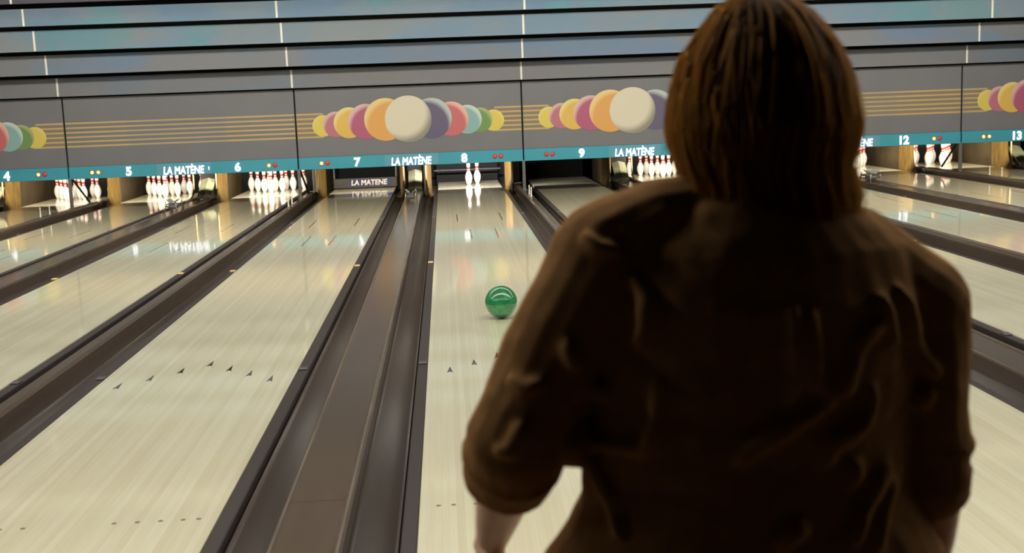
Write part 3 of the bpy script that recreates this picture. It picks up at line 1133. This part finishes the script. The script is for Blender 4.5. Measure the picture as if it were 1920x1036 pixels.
me0 = remeshed(jacket_pieces(), .010, 2)
bv = BVHTree.FromPolygons([v.co.copy() for v in me0.vertices], [tuple(p.vertices) for p in me0.polygons])
FOLDS = [[(0.006, 1.206), (0.009, 1.163), (0.01, 1.125), (0.001, 1.097)], [(0.027, 1.199), (0.029, 1.156), (0.032, 1.121), (0.054, 1.093)], [(0.054, 1.093), (0.007, 1.072), (-0.037, 1.049), (-0.059, 1.027)], [(0.086, 1.148), (0.075, 1.123), (0.068, 1.1)], [(0.106, 1.105), (0.106, 1.084), (0.094, 1.063), (0.075, 1.05), (0.053, 1.046), (0.049, 1.018)], [(0.166, 1.146), (0.183, 1.122), (0.202, 1.102)], [(0.195, 1.086), (0.179, 1.061)], [(0.085, 1.02), (0.081, 0.987)], [(0.133, 1.003), (0.116, 0.99), (0.09, 0.95), (0.081, 0.923)], [(0.14, 0.986), (0.123, 0.956), (0.112, 0.912)], [(0.019, 0.954), (-0.017, 0.929)], [(0.117, 1.211), (0.125, 1.183), (0.135, 1.15)], [(0.146, 1.218), (0.156, 1.195), (0.168, 1.153), (0.187, 1.125)], [(0.122, 1.181), (0.094, 1.164), (0.078, 1.144)], [(-0.165, 1.24), (-0.152, 1.214), (-0.154, 1.188), (-0.164, 1.163)], [(-0.218, 1.289), (-0.204, 1.275), (-0.175, 1.269)], [(-0.247, 1.167), (-0.232, 1.136)], [(-0.203, 1.112), (-0.208, 1.091)], [(-0.143, 1.125), (-0.146, 1.076), (-0.158, 1.041), (-0.218, 1.037)], [(-0.23, 1.023), (-0.206, 0.993), (-0.195, 0.971), (-0.191, 0.93)], [(-0.314, 1.122), (-0.294, 1.113), (-0.271, 1.12)], [(-0.304, 1.073), (-0.303, 1.061), (-0.314, 1.04), (-0.333, 1.039)]]
bm = jacket_pieces()
for fl in FOLDS:
    pts = []
    for (ax, az), (bx2, bz2) in zip(fl, fl[1:]):
        for k in range(5):
            u = k / 5
            pts.append((ax + (bx2 - ax) * u, az + (bz2 - az) * u))
    pts.append(fl[-1])
    P3 = []
    for x, z in pts:
        h = bv.ray_cast(Vector((x, -1.2, z)), Vector((0, 1, 0)))
        if h[0] is not None:
            P3.append(h[0] + Vector((0, -.0025, 0)))
    if len(P3) > 3:
        nP = len(P3)
        tube(bm, P3, [.004 + .0085 * math.sin(PI * (k + .5) / nP) ** .6 for k in range(nP)], 8)
me = remeshed(bm, .0045, 2)
displace(me, lambda c: .0045 * noise.noise(Vector((c.x * 9, c.y * 9, c.z * 13))) + .0022 * noise.noise(Vector((c.x * 26 + 5, c.y * 26, c.z * 34))))
at_person(me, 'jacket', M_jacket)

# ---- hair: soft inner mass plus many fine locks falling to the shoulders
M_hair = bpy.data.materials.new('brown_hair')
M_hair.use_nodes = True
nt = M_hair.node_tree
pb = nt.nodes['Principled BSDF']
tc = nt.nodes.new('ShaderNodeTexCoord')
nz = nt.nodes.new('ShaderNodeTexNoise')
nz.inputs['Scale'].default_value = 30
nt.links.new(tc.outputs['Object'], nz.inputs['Vector'])
rp = nt.nodes.new('ShaderNodeValToRGB')
rp.color_ramp.elements[0].color = rgba((50, 36, 22))
rp.color_ramp.elements[1].color = rgba((104, 76, 46))
nt.links.new(nz.outputs['Fac'], rp.inputs[0])
nt.links.new(rp.outputs[0], pb.inputs['Base Color'])
pb.inputs['Roughness'].default_value = .5
pb.inputs['Specular IOR Level'].default_value = .3
tr = nt.nodes.new('ShaderNodeBsdfTranslucent')
tr.inputs[0].default_value = rgba((238, 200, 136))
ms = nt.nodes.new('ShaderNodeMixShader')
ms.inputs[0].default_value = .68
nt.links.new(pb.outputs[0], ms.inputs[1])
nt.links.new(tr.outputs[0], ms.inputs[2])
nt.links.new(ms.outputs[0], nt.nodes['Material Output'].inputs[0])


def hair_half_width(z):
    """half width and centre of the hair outline at height z"""
    tab = [(1.255, .050, .035), (1.29, .085, .032), (1.312, .104, .025), (1.335, .104, .018), (1.36, .104, .010), (1.38, .112, .010), (1.407, .1165, .010), (1.445, .110, .010), (1.489, .0965, .012), (1.53, .070, .014), (1.555, .046, .012), (1.570, .0, .010)]
    if z <= tab[0][0]:
        return tab[0][1], tab[0][2]
    for (za, wa, ca), (zb, wb, cb) in zip(tab, tab[1:]):
        if z <= zb:
            u = (z - za) / (zb - za)
            return wa + (wb - wa) * u, ca + (cb - ca) * u
    return 0, .01


bm = bmesh.new()
rings = []
for z in (1.285, 1.305, 1.335, 1.36, 1.38, 1.407, 1.445, 1.489, 1.525, 1.548, 1.560):
    w, c = hair_half_width(z)
    w = max(.01, w - .021)
    dep = min(.115, w * 1.08)
    if z < 1.40:
        rings.append((z, c, -.548 + (1.40 - z) * .05, w, min(.066, dep)))
    else:
        rings.append((z, c, -.520 + (z - 1.40) * .16, w, min(.108, dep)))
loft(bm, rings)
me = remeshed(bm, .006, 4)
me.transform(Matrix.Translation((0, .5, 0)))
hb = bmesh.new()
hb.from_mesh(me)
rs = random.Random(3)
CROWN = Vector((.012, -.50, 1.566))
for i in range(2600):
    # azimuth: 0 = straight back (-Y); leave the face open
    phi = rs.uniform(-2.35, 2.35)
    lift = rs.uniform(-.018, .0) + (rs.random() ** 8) * .006
    zend = rs.uniform(1.262, 1.345) if rs.random() < .8 else rs.uniform(1.345, 1.40)
    if abs(phi) > 1.2:
        zend = max(zend, 1.315)
    zs = rs.uniform(1.44, 1.567)
    npt = 12
    pts, rad = [], []
    w1, w2, am = rs.uniform(0, 6), rs.uniform(0, 6), rs.uniform(.001, .006)
    for k in range(npt):
        u = k / (npt - 1)
        z = zs + (zend - zs) * u
        w, c = hair_half_width(z)
        dep_b = min(.118, max(w, .0) * 1.1) if z > 1.40 else .072 + (z - 1.29) * .35
        cy = -.518 + (z - 1.40) * .16 if z > 1.40 else -.518 - (1.40 - z) * .12
        wav = am * math.sin(w1 + u * 5) * u
        ph = phi + .06 * math.sin(w2 + u * 4)
        x = c + (w + lift + wav) * math.sin(ph)
        y = cy - (dep_b + lift + wav) * math.cos(ph)
        pts.append((x, y + .5, z + .003 * math.sin(w2 + 7 * u)))
        rad.append(.0016 * (1 - .65 * u))
    tube(hb, pts, rad, 3, caps=False)
hair = obj('hair', hb, M_hair, person, True)
hair['label'] = 'brown shoulder-length hair'
